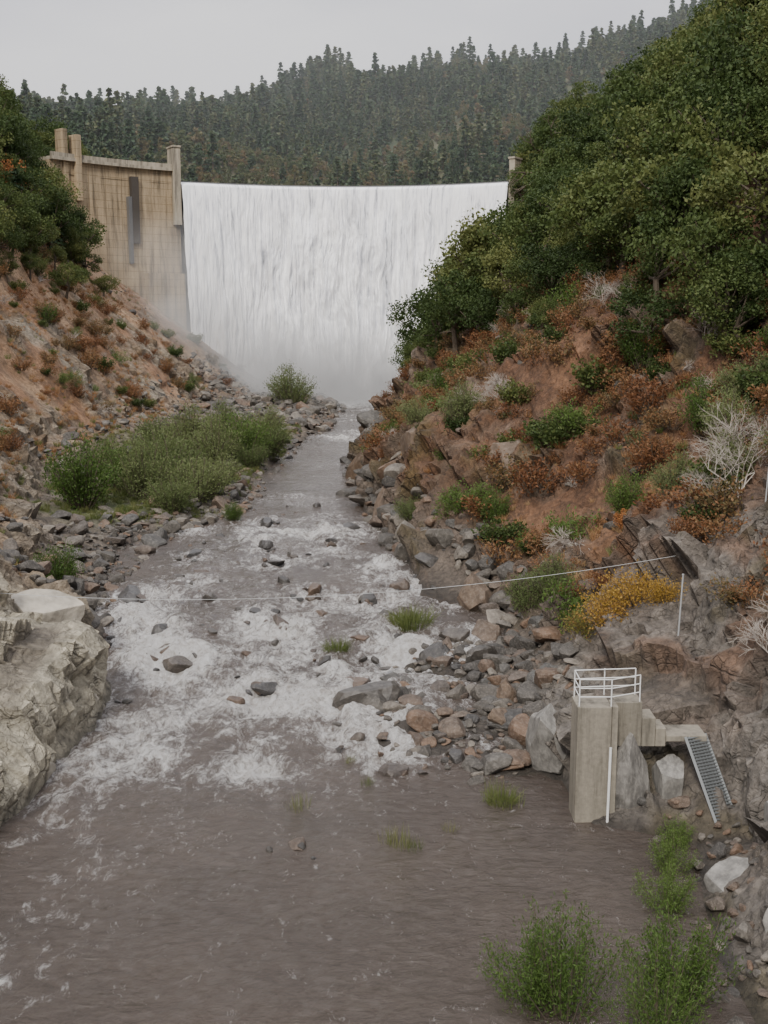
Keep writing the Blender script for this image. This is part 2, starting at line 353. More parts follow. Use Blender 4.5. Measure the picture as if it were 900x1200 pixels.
t.l(t.mix(t.ramp(t.math('ADD',t.math('MULTIPLY',fn2,.7),t.math('MULTIPLY',r1,.3)),[(.36,0.0),(.56,1.0)]),(.42,.365,.31),(.93,.92,.90)),fo.inputs['Base Color'])
bp2=t.n('ShaderNodeBump');bp2.inputs['Strength'].default_value=1.0;bp2.inputs['Distance'].default_value=.5;t.l(t.math('ADD',fn,fn2),bp2.inputs['Height']);t.l(bp2.outputs[0],fo.inputs['Normal'])
ms=t.n('ShaderNodeMixShader');t.l(ff,ms.inputs[0]);t.l(b.outputs[0],ms.inputs[1]);t.l(fo.outputs[0],ms.inputs[2]);t.l(ms.outputs[0],t.out.inputs[0])
m_river=t.m
BL=[(-8,50,6.5,4.5,.95),(-11.5,48,3,6,.85),(-5,53,6,5,.85),(-12,59,5.5,5,.75),(-5,61,6.5,5,.75),(1.5,57,4,4,.8),(3.5,68,3.5,4,.6),(1.5,77,5,3.5,.75),(-4,81,8,2.2,.55),(-8,89,9,3.,.85),(-15.5,67,4,6,.55),
(-4.5,162,3.5,9,1.0),(-9,105,4,3,.5),(-9,44,5,4,.85),(-11,39,3,4,.6),(-10.5,34,1.4,4.5,.45),(-6,226,18,15,1.3),(-3,66,4,3,.5),(-8,70,7,3,.5),(-6,128,4,4,.15),(-3,46,3,2.5,.5),(-12.5,43,2,3,.5),(3,63,3,3,.5),(-13,85,4,2,.45),(-2,93,3,4,.5),(-4,190,4,8,.6)]
ROCKS=[(-12.8,62.2,1.7),(-11.9,61.2,1.2),(-11.3,58.3,1.5),(-10.6,56.5,1.6),(-10.3,58.3,1.1),(-12.2,57,1.1),(-5.8,53,1.5),(-1.5,53.5,1.9),(-1,51.4,2.3),(.2,52.5,1.5),(-4.5,71,1.7),(-5.8,63.3,1.6),(-7.6,66,1.2),(-3,37,.8),(-12.6,76,1.6),(-2.8,90.6,1.6),(-7.8,79,1.5),(.3,43.5,1.3),(3,44.5,1.1),(-13.6,72,1.4),(1,72,1.5),(5.5,47.5,1.5),(-15,64,1.9),(-9,84,1.2),(0,65,1.3),(-16,70,1.9),(3,74,1.6),(4,61,1.9),(2.5,58,1.7),(5,56,2.0),(-4,86,1.4),(-10,93,1.5),(-3,57,1.2),(-.5,48,1.4),(1.2,49.5,1.8),(1.5,46.5,1.3),(-1,69,1.3),(-14,81,1.5)]
wx=np.arange(-30,18,.12);wy=[14.0]
while wy[-1]<243: wy.append(wy[-1]+max(.12,.12*wy[-1]/40))
wy=np.array(wy);WX,WY=np.meshgrid(wx,wy);a=WX.ravel();b_=WY.ravel()
fo=np.zeros(len(a));wa=a+fbm(a/5,b_/6,a*0,3,540)*5;wb=b_+fbm(a/5,b_/6,a*0,3,545)*5
for (x0,y0,rx,ry,s) in BL: fo=np.maximum(fo,s*np.exp(-(((wa-x0)/rx)**2+((wb-y0)/ry)**2)*.8))
fo=fo*(.85+1.1*fbm(a/2.6,b_/3.4,a*0,4,550))
pil=np.zeros(len(a))
for (x0,y0,s) in ROCKS:
    if y0<46: continue
    d=((a-x0)/(s*1.1))**2+((b_-(y0-s*.9))/(s*1.8))**2
    fo=fo+.35*np.exp(-d);pil=pil+.25*np.exp(-(((a-x0)/s)**2+((b_-(y0+s*.9))/(s*.7))**2))
fc=np.clip(fo,0,1)
wz=wl(b_)+fbm(a/1.2,b_/1.5,a*0,6,500)*(.04+.85*fc)+fbm(a/4,b_/4,a*0,3,510)*(.06+.4*fc)+pil
obj('river_water',mk('river',np.stack([a,b_,wz],1),gridfaces(len(wx),len(wy)),[m_river],True,{'foam':fo}))
t=NT('lake_water',.1);t.l(t.ramp(t.noise(t.pos(),.05),[(.3,(.03,.05,.05)),(.7,(.05,.07,.06))]),t.b.inputs['Base Color']);t.bump(t.noise(t.pos(),1.),.2,.05)
lx=np.linspace(-110,110,30);ly=np.linspace(0,1,30);LX,LT=np.meshgrid(lx,ly)
ys0=178+np.sqrt(np.clip(68.6**2-np.clip(LX+8,-60,60)**2,0,None));LY=ys0*(1-LT)+460*LT
obj('reservoir_water',mk('reservoir',np.stack([LX.ravel(),LY.ravel(),np.full(LX.size,46.2)],1),gridfaces(30,30),[t.m],True))
# ---------------------------------------------------------------- dam
dam=empty('dam',(-8,247,0));R=69.0;CX,CY=-8.0,178.0
def arcwall(name,a0,a1,z0,z1,r0,r1,mat,n=40,par=dam,batter=0):
    A=np.linspace(a0,a1,n);V=[]
    for a in A:
        s,c=math.sin(a),math.cos(a)
        for (r,z) in ((r0-batter,z0),(r0,z1),(r1,z1),(r1,z0)): V.append((CX+r*s+8,CY+r*c-247,z))
    F=[]
    for i in range(n-1):
        for k in range(4): F.append((i*4+k,i*4+(k+1)%4,(i+1)*4+(k+1)%4,(i+1)*4+k))
    F+= [(0,1,2,3),((n-1)*4+3,(n-1)*4+2,(n-1)*4+1,(n-1)*4)]
    return obj(name,mk(name,V,F,[mat]),par)
aS=math.asin(34/69)
arcwall('spillway_face',-aS,aS,-3,46.0,69,74,m_wet,90,batter=0)
arcwall('left_abutment_wall',-rad(53),-aS-.002,-3,48.6,68.6,73,m_conc,40,batter=1.5)
arcwall('left_walkway',-rad(53),-aS-.002,48.61,49.2,67.7,73,m_conc2,40)
arcwall('left_parapet',-rad(53),-aS-.002,49.21,50.0,68.0,68.35,m_conc2,40)
arcwall('right_abutment_wall',aS+.002,rad(33),-3,48.0,68.6,73,m_conc,20,batter=1.5)
arcwall('lower_ledge',-aS-rad(7),-aS-.004,10,28.2,65.8,68.2,m_conc,10)
arcwall('drain_slot_panel',-rad(38.5),-rad(37.2),34,46.9,67.5,68.55,m_dark,6)  # dark weathered panel at the slot, standing proud of the wall
arcwall('drain_chute',-rad(39.2),-rad(38.55),30,43,67.4,68.55,m_wet,6)
arcwall('crest_lip',-aS+.001,aS-.001,46.01,46.25,68.4,71.4,m_dark,90)
arcwall('crest_rim',-aS+.001,aS-.001,46.01,47.25,71.6,73,m_rim,90)
def polar(a,r): return (CX+r*math.sin(a)+8,CY+r*math.cos(a)-247)
for nm,a,z0,z1,wd in (('left_pier',-aS-.012,38,53.2,1.6),('right_pier',aS+.012,20,51,1.3)):
    x,y=polar(a,69);box(nm,(x,y,(z0+z1)/2),(wd,3.4,z1-z0),m_conc2,dam,-a,1,.08)
    box(nm+'_cap',(x,y,z1+.2),(wd+.3,3.8,.38),m_conc2,dam,-a,1,.05)
x,y=polar(-rad(49),69)
for i,dx in enumerate((-1.2,1.0)):
    box('gatehouse_pylon_%d'%i,(x+dx,y+dx*.6,47.5),(1.2,2.4,14-i*1.8),m_conc,dam,rad(50),1,.08)
box('gatehouse_wall',(x,y+1.6,46.5),(2.2,.8,9),m_conc,dam,rad(30),1,.05)
# ---------------------------------------------------------------- falls
t=NT('falling_water',.6)
uv=t.attr('fall','Vector')
na=t.noise(t.map(uv,(1.6,.04,1)),1.0,10,.74,.2);nb=t.noise(t.map(uv,(.5,.075,1)),1.0,10,.72,1.2);nc=t.noise(t.map(uv,(6,.18,1)),1.0,7,.72)
sx=t.n('ShaderNodeSeparateXYZ');t.l(uv,sx.inputs[0])
mixn=t.math('ADD',t.math('MULTIPLY',na,.40),t.math('ADD',t.math('MULTIPLY',nb,.36),t.math('MULTIPLY',nc,.24)))
colw=t.ramp(t.math('ADD',mixn,t.math('MULTIPLY',sx.outputs[2],.03)),[(.41,(.48,.50,.55)),(.485,(.86,.87,.90)),(.53,(1,1,1))])
t.l(colw,t.b.inputs['Base Color']);t.bump(mixn,.6,.5)
tr=t.n('ShaderNodeBsdfTransparent')
al=t.ramp(t.math('ADD',mixn,t.math('MULTIPLY',sx.outputs[2],.10)),[(.41,.5),(.49,1.0)])
ms=t.n('ShaderNodeMixShader');t.l(al,ms.inputs[0]);t.l(tr.outputs[0],ms.inputs[1]);t.l(t.b.outputs[0],ms.inputs[2]);t.l(ms.outputs[0],t.out.inputs[0])
m_fall=t.m
na_=900;nt_=320;A=np.linspace(-aS+.003,aS-.003,na_);T=np.linspace(0,1,nt_);AA,TT=np.meshgrid(A,T)
s=AA*R;drop=TT**1.15*45;z=46.75-drop
sw=s+fbm(s*.2,drop*.10,s*0,3,640)*1.6
ns=fbm(sw*1.2,drop*.07,s*0,5,600)+1.2*fbm(sw*.36,drop*.09,s*0,5,610)
n2_=fbm(s*3.2,drop*.22,s*0,4,620)
cent=np.exp(-((s+2)/20)**2)
r=69.6-np.minimum(1.,drop*1.5)*1.4-1.25*np.sqrt(drop*2/9.8+1e-6)-(ns*2.0*np.sqrt(TT)*(.35+1.1*cent)+n2_*.5*np.sqrt(TT))
V=np.stack([CX+r*np.sin(AA),CY+r*np.cos(AA),z],-1).reshape(-1,3)
Fv=np.stack([s.ravel(),drop.ravel(),TT.ravel()],1)
obj('waterfall',mk('waterfall',V,gridfaces(na_,nt_),[m_fall],True,{'fall':Fv}))
# ---------------------------------------------------------------- prototypes
def coll(name,meshes):
    c=bpy.data.collections.new(name)
    for i,me in enumerate(meshes): c.objects.link(bpy.data.objects.new('%s_%02d'%(name,i),me))
    return c
def oak(seed,leafm=m_oak,nc=32,R_=3.1,hz_=2.3,cz=4.2,ls=.25,npc=125):
    g=np.random.default_rng(seed);a=Acc()
    top=np.array([g.normal()*.4,g.normal()*.4,2.4]);a.tube((0,0,-1.2),top*.5,.32,.24,7);a.tube(top*.5,top,.24,.2,7)
    for i in range(nc):
        d=g.normal(size=3);d/=np.linalg.norm(d);rr=g.uniform(.45,1)
        c=np.array([d[0]*R_*rr,d[1]*R_*rr,cz+d[2]*hz_*rr]);
        if i<10:
            mid=(top+c)/2+g.normal(size=3)*.2;a.tube(top,mid,.13,.08,5);a.tube(mid,c,.08,.03,4)
        cr=g.uniform(.6,1.15);q=g.normal(size=(npc,3));q/=np.linalg.norm(q,axis=1,keepdims=True)
        q*=g.uniform(.45,1.1,(npc,1))*cr*np.array([1.15,1.15,.8])
        a.leaves(c+q,ls,ls*.6,g,1,tint=np.clip(g.uniform(0,1)*.7+g.uniform(0,.3,npc),0,1))
    return a.mesh('oak',[m_bark,leafm])
def conifer(seed,H=18,Rb=2.9,lm=m_con,ll=1.3,lw=.75,L=15):
    g=np.random.default_rng(seed);a=Acc();a.tube((0,0,-1),(0,0,H*.97),.3,.03,5)
    Cs=[];Us=[]
    for i in range(L):
        f=(i+g.uniform(-.3,.3))/L;zz=H*(.08+.92*f);rr=Rb*(1-f)**.75*g.uniform(.65,1.2)+.15
        for k in range(9):
            an=g.uniform(0,6.28);u=np.array([math.cos(an),math.sin(an),-.25])
            for q in (.3,.6,.9):
                Cs.append(np.array([0,0,zz])+u*rr*q+g.normal(size=3)*.15);Us.append(u+g.normal(size=3)*.5)
    a.leaves(np.array(Cs),ll,lw,g,1,U=np.array(Us));return a.mesh('conifer',[m_bark,lm])
def bush(seed,leafm,n=1100,R_=1.,H=1.7,L=.15,Wd=.05,up=.9,stems=22,woodm=m_bark,sr=.012,spread=.17,arch=.12):
    g=np.random.default_rng(seed);a=Acc();Cs=[];Us=[]
    for i in range(stems):
        an=g.uniform(0,6.28);sp=g.uniform(.1,1)**.7*R_;h=H*g.uniform(.5,1.08)*(1-.35*(sp/R_)**2)
        p0=np.array([math.cos(an)*sp*.25,math.sin(an)*sp*.25,-.15]);p2=np.array([math.cos(an)*sp,math.sin(an)*sp,h])
        p1=(p0+p2)/2+np.array([0,0,h*arch])+g.normal(size=3)*.06
        a.tube(p0,p1,sr*1.6,sr,4);a.tube(p1,p2,sr,sr*.4,4)
        m=n//stems;tt=g.uniform(.15,1,m)[:,None]**.8
        pp=(1-tt)**2*p0+2*tt*(1-tt)*p1+tt**2*p2
        Cs.append(pp+g.normal(size=(m,3))*R_*spread*(1.1-.5*tt));Us.append(g.normal(size=(m,3))*.6+(p2-p0)/np.linalg.norm(p2-p0)*up)
    a.leaves(np.vstack(Cs),L,Wd,g,1,U=np.vstack(Us));return a.mesh('bush',[woodm,leafm])
def twigs(seed,H=1.8,mat=m_twig,depth=5,r=.03):
    g=np.random.default_rng(seed);a=Acc()
    def br(p,d,L,r,k):
        e=p+d*L;a.tube(p,e,r,r*.7,3)
        if k==0: return
        for _ in range(3 if k>1 else 2):
            nd=d+g.normal(size=3)*.45;nd/=np.linalg.norm(nd);br(e if g.random()<.6 else p+d*L*.6,nd,L*g.uniform(.6,.9),r*.62,k-1)
    for i in range(5):
        d=np.array([g.normal()*.6,g.normal()*.6,1.]);d/=np.linalg.norm(d);br(np.array([0,0,-.1]),d,H*.32,r,depth-1)
    return a.mesh('twigs',[mat])
def tuft(seed,mat,n=60,H=.5,sp=.18,w=.02,lean=.8,droop=.12):
    g=np.random.default_rng(seed);a=Acc();an=g.uniform(0,6.28,n);rr=g.uniform(0,1,n)**.5*sp
    b=np.stack([np.cos(an)*rr,np.sin(an)*rr,np.zeros(n)],1);d=np.stack([np.cos(an)*g.uniform(-.1,lean,n),np.sin(an)*g.uniform(-.1,lean,n),np.ones(n)],1);d/=np.linalg.norm(d,axis=1,keepdims=True)
    h=(H*g.uniform(.3,1.1,n))[:,None];side=np.cross(d,g.normal(size=(n,3)));side/=np.linalg.norm(side,axis=1,keepdims=True)
    m=b+d*h*.6;e=b+d*h+np.array([0,0,-droop])*h+g.normal(size=(n,3))*h*.08
    V=np.stack([b-side*w*.5,b+side*w*.5,m+side*w*.4,m-side*w*.4],1).reshape(-1,3);V2=np.stack([m-side*w*.4,m+side*w*.4,e+side*w*.1,e-side*w*.1],1).reshape(-1,3)
    tn=np.repeat(g.uniform(0,1,n),4);F=np.arange(4*n).reshape(-1,4);a.add(V,F,tn,0);a.add(V2,F,tn,0);return a.mesh('tuft',[mat])
def rockmesh(seed,mat,flat=.7,sub=3,cuts=14,rough=.05):
    g=np.random.default_rng(seed);bm=bmesh.new();bmesh.ops.create_icosphere(bm,subdivisions=sub,radius=1.0)
    V=np.array([v.co[:] for v in bm.verts]);F=np.array([[v.index for v in f.verts] for f in bm.faces]);bm.free()
    V*=np.array([1,g.uniform(.6,.95),1])
    for i in range(cuts):
        d=g.normal(size=3);d/=np.linalg.norm(d);h=g.uniform(.4,.78);k=V@d-h;V=V-np.clip(k,0,None)[:,None]*d*.97
    V*=np.array([1,1,flat]);V+=(fbm(V[:,0]*2.5,V[:,1]*2.5,V[:,2]*2.5,4,seed)*rough*2)[:,None]*V
    return mk('rock',V,F,[mat],False)
P_oak=coll('oak_shape',[oak(i) for i in range(1,6)]+[oak(6,R_=2.4,hz_=3.1,cz=5),oak(7,nc=22,R_=3.6,hz_=1.8,cz=3.6)])
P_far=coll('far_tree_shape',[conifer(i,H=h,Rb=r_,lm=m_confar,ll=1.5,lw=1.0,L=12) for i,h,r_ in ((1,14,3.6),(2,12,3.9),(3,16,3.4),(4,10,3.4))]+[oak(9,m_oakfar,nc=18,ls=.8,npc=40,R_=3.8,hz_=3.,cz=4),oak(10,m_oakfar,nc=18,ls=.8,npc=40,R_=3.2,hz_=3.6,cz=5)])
P_con=coll('pine_shape',[conifer(i,H=h,Rb=r_) for i,h,r_ in ((11,18,2.9),(12,16,3.2))])
b_green=[bush(21,m_green),bush(22,m_green,R_=1.2,H=1.4)]
b_wil=[bush(31,m_willow,n=1500),bush(32,m_willow,n=1500,R_=1.2,H=1.6)]
b_dry=[bush(41,m_dry,n=1100,L=.13,Wd=.07),bush(42,m_dry,n=1100,R_=1.2,H=1.1,L=.13,Wd=.07),bush(43,m_dry,n=800,H=1.3)]
b_oakb=[bush(51,m_oak,n=1500,L=.16,Wd=.1,R_=1.2,H=1.5)]
b_twig=[twigs(61),twigs(62,H=1.5)]
P_shrub=coll('shrub_shape',b_green+b_dry+b_oakb+b_twig+b_wil)
P_tuft=coll('tuft_shape',[tuft(i,m_straw) for i in (1,2)]+[tuft(3,m_reed)])
P_rock=coll('rock_shape',[rockmesh(i,m_rock,f) for i,f in ((1,.6),(2,.75),(3,.5),(4,.85),(5,.6),(6,.7),(7,.45))])
P_wet=coll('wet_rock_shape',[rockmesh(i,m_wetrock,f) for i,f in ((11,.55),(12,.75),(13,.45),(14,.8),(15,.6),(16,.5))])
def scatter(name,c,pts,rot,scl,idx):
    me=bpy.data.meshes.new(name);n=len(pts);me.vertices.add(n);me.vertices.foreach_set('co',np.asarray(pts,np.float32).ravel())
    at=me.attributes.new('rot','FLOAT_VECTOR','POINT');at.data.foreach_set('vector',np.asarray(rot,np.float32).ravel())
    at=me.attributes.new('scl','FLOAT_VECTOR','POINT');at.data.foreach_set('vector',np.asarray(scl,np.float32).ravel())
    at=me.attributes.new('idx','INT','POINT');at.data.foreach_set('value',np.asarray(idx,np.int32))
    o=obj(name,me);ng=bpy.data.node_groups.new(name,'GeometryNodeTree')
    ng.interface.new_socket('Geometry',in_out='INPUT',socket_type='NodeSocketGeometry');ng.interface.new_socket('Geometry',in_out='OUTPUT',socket_type='NodeSocketGeometry')
    N_=ng.nodes;gi=N_.new('NodeGroupInput');go=N_.new('NodeGroupOutput');ip=N_.new('GeometryNodeInstanceOnPoints');ci=N_.new('GeometryNodeCollectionInfo')
    ci.inputs['Collection'].default_value=c;ci.inputs['Separate Children'].default_value=True;ci.inputs['Reset Children'].default_value=True
    def na(nm,ty):
        q=N_.new('GeometryNodeInputNamedAttribute');q.data_type=ty;q.inputs['Name'].default_value=nm;return [s for s in q.outputs if s.enabled and s.name=='Attribute'][0]
    L=ng.links;L.new(gi.outputs[0],ip.inputs['Points']);L.new(ci.outputs[0],ip.inputs['Instance']);ip.inputs['Pick Instance'].default_value=True
    L.new(na('idx','INT'),ip.inputs['Instance Index']);er=N_.new('FunctionNodeEulerToRotation');L.new(na('rot','FLOAT_VECTOR'),er.inputs[0]);L.new(er.outputs[0],ip.inputs['Rotation'])
    L.new(na('scl','FLOAT_VECTOR'),ip.inputs['Scale']);L.new(ip.outputs[0],go.inputs[0])
    o.modifiers.new('scatter','NODES').node_group=ng;return o
G=np.random.default_rng(77)
def jit(x0,x1,y0,y1,s):
    a,b=np.meshgrid(np.arange(x0,x1,s),np.arange(y0,y1,s));a=a.ravel()+G.uniform(-.5,.5,a.size)*s;b=b.ravel()+G.uniform(-.5,.5,b.size)*s;return a,b
def yaw(n,tilt=.08): return np.stack([G.normal(size=n)*tilt,G.normal(size=n)*tilt,G.uniform(0,6.28,n)],1)
# back hills forest
x,y=jit(-420,420,300,690,4.1);zz=hz(x,y)
vis=np.abs(x)<(y*.36+50);k=(zz>47.5)&vis&(G.random(len(x))<.93);x,y,zz=x[k],y[k],zz[k];n=len(x)
on=fbm(x/50,y/50,x*0,4,700);ix=np.where(G.random(n)<np.clip(.30+on*2.2,.06,.9),4+G.integers(0,2,n),G.integers(0,4,n));s=.35+.75*G.random(n)**1.5+.15*fbm(x/30,y/30,x*0,3,705)
s=np.where(ix>3,s*.8,s)
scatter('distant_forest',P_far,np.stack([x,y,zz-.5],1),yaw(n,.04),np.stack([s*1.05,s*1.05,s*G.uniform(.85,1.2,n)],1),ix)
# canyon trees
TX,TY=22.3,170.
x,y=jit(-130,120,50,262,3.5);zz=hfin(x,y);w_=wl(y);tn=fbm(x/12,y/12,x*0,3,710)
line=np.interp(y,[50,70,90,110,125,150,240],[14,14.5,16,17,12,8.5,8.5])+tn*5
kr=(x>0)&(zz>line)&~((y>212)&(x<27))&~(((x-TX)**2+(y-TY)**2)<16)
kl=(x<-30)&(zz>np.interp(y,[50,140,170,240],[34,27,21,34])+tn*14)&~((y>200)&(x>-63))
k=(kr|kl)&(G.random(len(x))<.95)
x,y,zz=x[k],y[k],zz[k];n=len(x);s=(.5+1.05*G.random(n)**1.6)*np.where(zz<line[k]+5,.78,1)
scatter('canyon_oak_woodland',P_oak,np.stack([x,y,zz-.3],1),yaw(n,.12),np.stack([s*1.08,s*1.08,s*G.uniform(.85,1.3,n)],1),G.integers(0,7,n))
k=(G.random(n)<.05)&(zz>24);scatter('canyon_pines',P_con,np.stack([x[k],y[k],zz[k]],1),yaw(k.sum(),.03),np.repeat(G.uniform(.4,.65,(k.sum(),1)),3,1),G.integers(0,2,k.sum()))
# shrubs
x,y=jit(-100,60,40,240,1.6);zz=hfin(x,y);w_=wl(y);tn=fbm(x/7,y/7,x*0,4,720)
line=np.interp(y,[50,70,110,135,150,240],[17,18,20,14,10,10])
hgt=zz-w_
pr_=np.clip(.12+.085*(hgt-2)+tn*1.3,0,.92)
k=((x>xre(y)+1.6)&(hgt>1.8)&(zz<line+4)&(G.random(len(x))<pr_)&~((y<50)&(x<14)))|((x<xle(y)-14)&(zz>w_+4)&(G.random(len(x))<np.clip(.12+tn*.8,0,.6)))
k&=~((y>205)&(x>-60)&(x<0)&(zz>18))
x,y,zz=x[k],y[k],zz[k];n=len(x);u=G.random(n)
ix=np.select([u<.08,u<.13,u<.38,u<.58,u<.74,u<.87,u<.91,u<.95,u<.975],[0,1,2,3,4,5,6,7,8],9);s=G.uniform(.5,1.6,n)
scatter('slope_shrubs',P_shrub,np.stack([x,y,zz-.1],1),yaw(n),np.stack([s*1.25,s*1.25,s],1),ix)
# dry grass tufts
n=26000;x=G.uniform(-75,45,n);y=G.uniform(40,235,n);zz=hfin(x,y);tn=fbm(x/6,y/6,x*0,4,730)
k=(zz>wl(y)+2.5)&((x<xle(y)-3)|(x>xre(y)+2))&(tn>-.1)&~((y<60)&(np.abs(x)<22));x,y,zz=x[k],y[k],zz[k];n=len(x);s=G.uniform(.5,1.6,n)
scatter('dry_grass',P_tuft,np.stack([x,y,zz-.03],1),yaw(n,.2),np.repeat(s[:,None],3,1),np.where(G.random(n)<.12,2,G.integers(0,2,n)))
n=2600;x=G.uniform(-34,-12,n);y=G.uniform(88,165,n);zz=hfin(x,y);k=(x<xle(y)-.5)&(fbm(x/5,y/8,x*0,4,340)>-.02)&(zz<6);x,y,zz=x[k],y[k],zz[k];n=len(x)
scatter('bar_grass',P_tuft,np.stack([x,y,zz-.03],1),yaw(n,.2),np.repeat(G.uniform(.6,1.5,n)[:,None],3,1),np.full(n,2))
# rocks
RX=[];RY=[];RS=[]
def addr(x,y,s): RX.append(x);RY.append(y);RS.append(s)
def psz(n,a,b,k=2.0): return a*(1-G.random(n)*(1-(b/a)**-k))**(-1/k)
n=1000;y=G.uniform(42,60,n);x=G.uniform(-3,9,n);k=(x>xre(y)-2.8+G.normal(size=n)*1.2)&~((y<43.5)&(x>6));addr(x[k],y[k],psz(n,.25,1.9,1.6)[k])
n=380;y=G.uniform(58,150,n);x=xre(y)+G.uniform(-.8,2.6,n);addr(x,y,psz(n,.6,3.4,1.5))
n=1300;y=G.uniform(58,112,n);x=xle(y)-np.abs(G.normal(size=n))*4+1;addr(x,y,psz(n,.3,2.2,1.8))
n=1900;y=G.uniform(105,215,n);x=G.uniform(-36,-7,n);k=(x<xle(y)+.8);addr(x[k],y[k],psz(n,.4,2.)[k])
n=900;y=G.uniform(165,225,n);x=G.uniform(-32,-6,n);k=x<xle(y)+1;addr(x[k],y[k],psz(n,.8,3.)[k])
n=260;y=G.uniform(20,39,n);x=xre(y)+G.uniform(-.5,5,n);addr(x,y,psz(n,.25,1.4))
n=220;y=G.uniform(60,230,n);x=np.where(G.random(n)<.7,xre(y)+G.uniform(2,18,n),xle(y)-G.uniform(12,45,n));addr(x,y,psz(n,.5,2.0))
x=np.concatenate(RX);y=np.concatenate(RY);s=np.concatenate(RS);n=len(x)
zz=np.maximum(hfin(x,y),np.where((x>xle(y))&(x<xre(y)),wl(y)-s*.12,-9))
scatter('bank_rocks',P_rock,np.stack([x,y,zz+s*.12],1),np.stack([G.normal(size=n)*.25,G.normal(size=n)*.25,G.uniform(0,6.28,n)],1),np.stack([s*.62]*3,1)*G.uniform(.8,1.2,(n,3)),G.integers(0,7,n))
n=80;y=G.uniform(46,102,n);x=G.uniform(-16,5,n);s=psz(n,.3,1.1)
x2=[];y2=[];s2=[]
for (a,b,c) in ROCKS:
    x2.append(a);y2.append(b);s2.append(c)
    for _ in range(4): x2.append(a+G.normal()*c*.8);y2.append(b+G.normal()*c*.8);s2.append(c*G.uniform(.2,.55))
x=np.concatenate([x,x2]);y=np.concatenate([y,y2]);s=np.concatenate([s,s2]);n=len(x)
zz=np.maximum(hfin(x,y),wl(y)-s*.14)
scatter('river_boulders',P_wet,np.stack([x,y,zz+s*.08],1),np.stack([G.normal(size=n)*.35,G.normal(size=n)*.35,G.uniform(0,6.28,n)],1),np.stack([s*.70]*3,1)*G.uniform(.7,1.25,(n,3)),G.integers(0,6,n))
# ---------------------------------------------------------------- named boulders
def boulder(seed,loc,scl,rz=0,mat=m_bigrock,sub=5,cuts=20):
    o=obj('boulder',rockmesh(seed,mat,1.0,sub,cuts,.05),None,loc);o.scale=scl;o.rotation_euler=(0,0,rz);return o
boulder(101,(6.6,43.6,1.3),(1.2,1.4,2.3),.3);boulder(102,(9.15,39.5,1.2),(1.0,1.0,2.4),.1);boulder(103,(10.6,39.6,1.1),(1.1,1.0,2.4),1.2);boulder(104,(8.9,41.6,1.8),(2.0,1.5,1.9),.5)
boulder(105,(-16.2,46.5,.8),(2.8,3.6,3.2),.4,m_lightrock);boulder(106,(-14.6,50.3,.6),(2.2,2.6,2.4),1.0,m_lightrock);boulder(107,(-17.8,55,3.4),(2.8,2.4,2.6),.2,m_lightrock)
boulder(108,(-14.4,43.2,.0),(1.6,2.2,1.9),.8,m_lightrock);boulder(109,(13.6,36.6,.8),(1.3,1.6,2.2),.4);boulder(110,(11.5,33,.1),(1.5,1.8,1.6),2.);boulder(111,(13.6,33.5,1.6),(1.8,1.8,2.4),1.);boulder(112,(12,29.5,.6),(1.6,1.5,1.8),.3)
boulder(113,(5.2,47.6,.7),(.7,.9,1.0),.4,m_brownrock);boulder(114,(5.6,50.5,.9),(1.0,.8,.9),1.4,m_brownrock);boulder(115,(5.6,67.5,1.5),(2.0,1.6,1.9),.4,m_brownrock);boulder(116,(3.2,79,1.8),(2.2,1.9,2.2),2.4,m_brownrock)
boulder(117,(.9,92,2.6),(2.4,2.8,3.0),1.1,m_brownrock);boulder(118,(-.6,103,2.8),(2.2,3.0,3.2),.3,m_brownrock);boulder(119,(-1.6,117,3.),(2.4,3.6,3.6),.9,m_brownrock);boulder(120,(5.5,85,5.2),(2.8,2.8,3.4),2.,m_brownrock);boulder(121,(9.2,80,7.4),(2.6,2.6,3.),.5,m_brownrock);boulder(122,(3.6,97,7.),(3.0,3.2,3.8),.2,m_brownrock)
# ---------------------------------------------------------------- individual plants (surveyed ground positions)
def plant(name,me,x,y,s=1,rz=0,sz=None,dz=0):
    z=float(max(hfin(x,y)[0],wl(y)-.1));o=obj(name,me,None,(x,y,z-.08+dz));o.scale=(s,s,sz or s);o.rotation_euler=(0,0,rz);return o
fw=[bush(71,m_green,n=5200,R_=1.9,H=3.6,L=.14,Wd=.036,stems=34,sr=.016,spread=.11,arch=.02),bush(72,m_green,n=4200,R_=1.5,H=2.6,L=.13,Wd=.036,stems=26,sr=.014,spread=.12,arch=.02)]
plant('willow_sapling',fw[0],4.8,27.3,.95);plant('willow_sapling',fw[1],3.9,27.8,.9,2);plant('willow_sapling',fw[1],8.0,28.0,1.1,1);plant('willow_sapling',fw[1],8.8,32.6,.7,2);plant('willow_sapling',fw[0],7.0,26.2,.75,4);plant('willow_sapling',fw[1],9.6,35.2,.6,5);plant('willow_sapling',fw[1],10.2,37.0,.5,3)
bigw=[bush(81,m_willow,n=6500,R_=2.6,H=4.2,L=.2,Wd=.065,stems=60,sr=.03,spread=.14),bush(82,m_willow,n=6500,R_=2.7,H=3.4,L=.2,Wd=.065,stems=60,sr=.03,spread=.15)]
bigg=[bush(83,m_green,n=6500,R_=2.6,H=4.6,L=.2,Wd=.08,stems=50,sr=.03,spread=.14)]
K=0
def grp(nm,mes,L):
    global K
    for (x,y,s) in L:
        K+=1;plant(nm,mes[K%len(mes)],x,y,s,K*1.7)
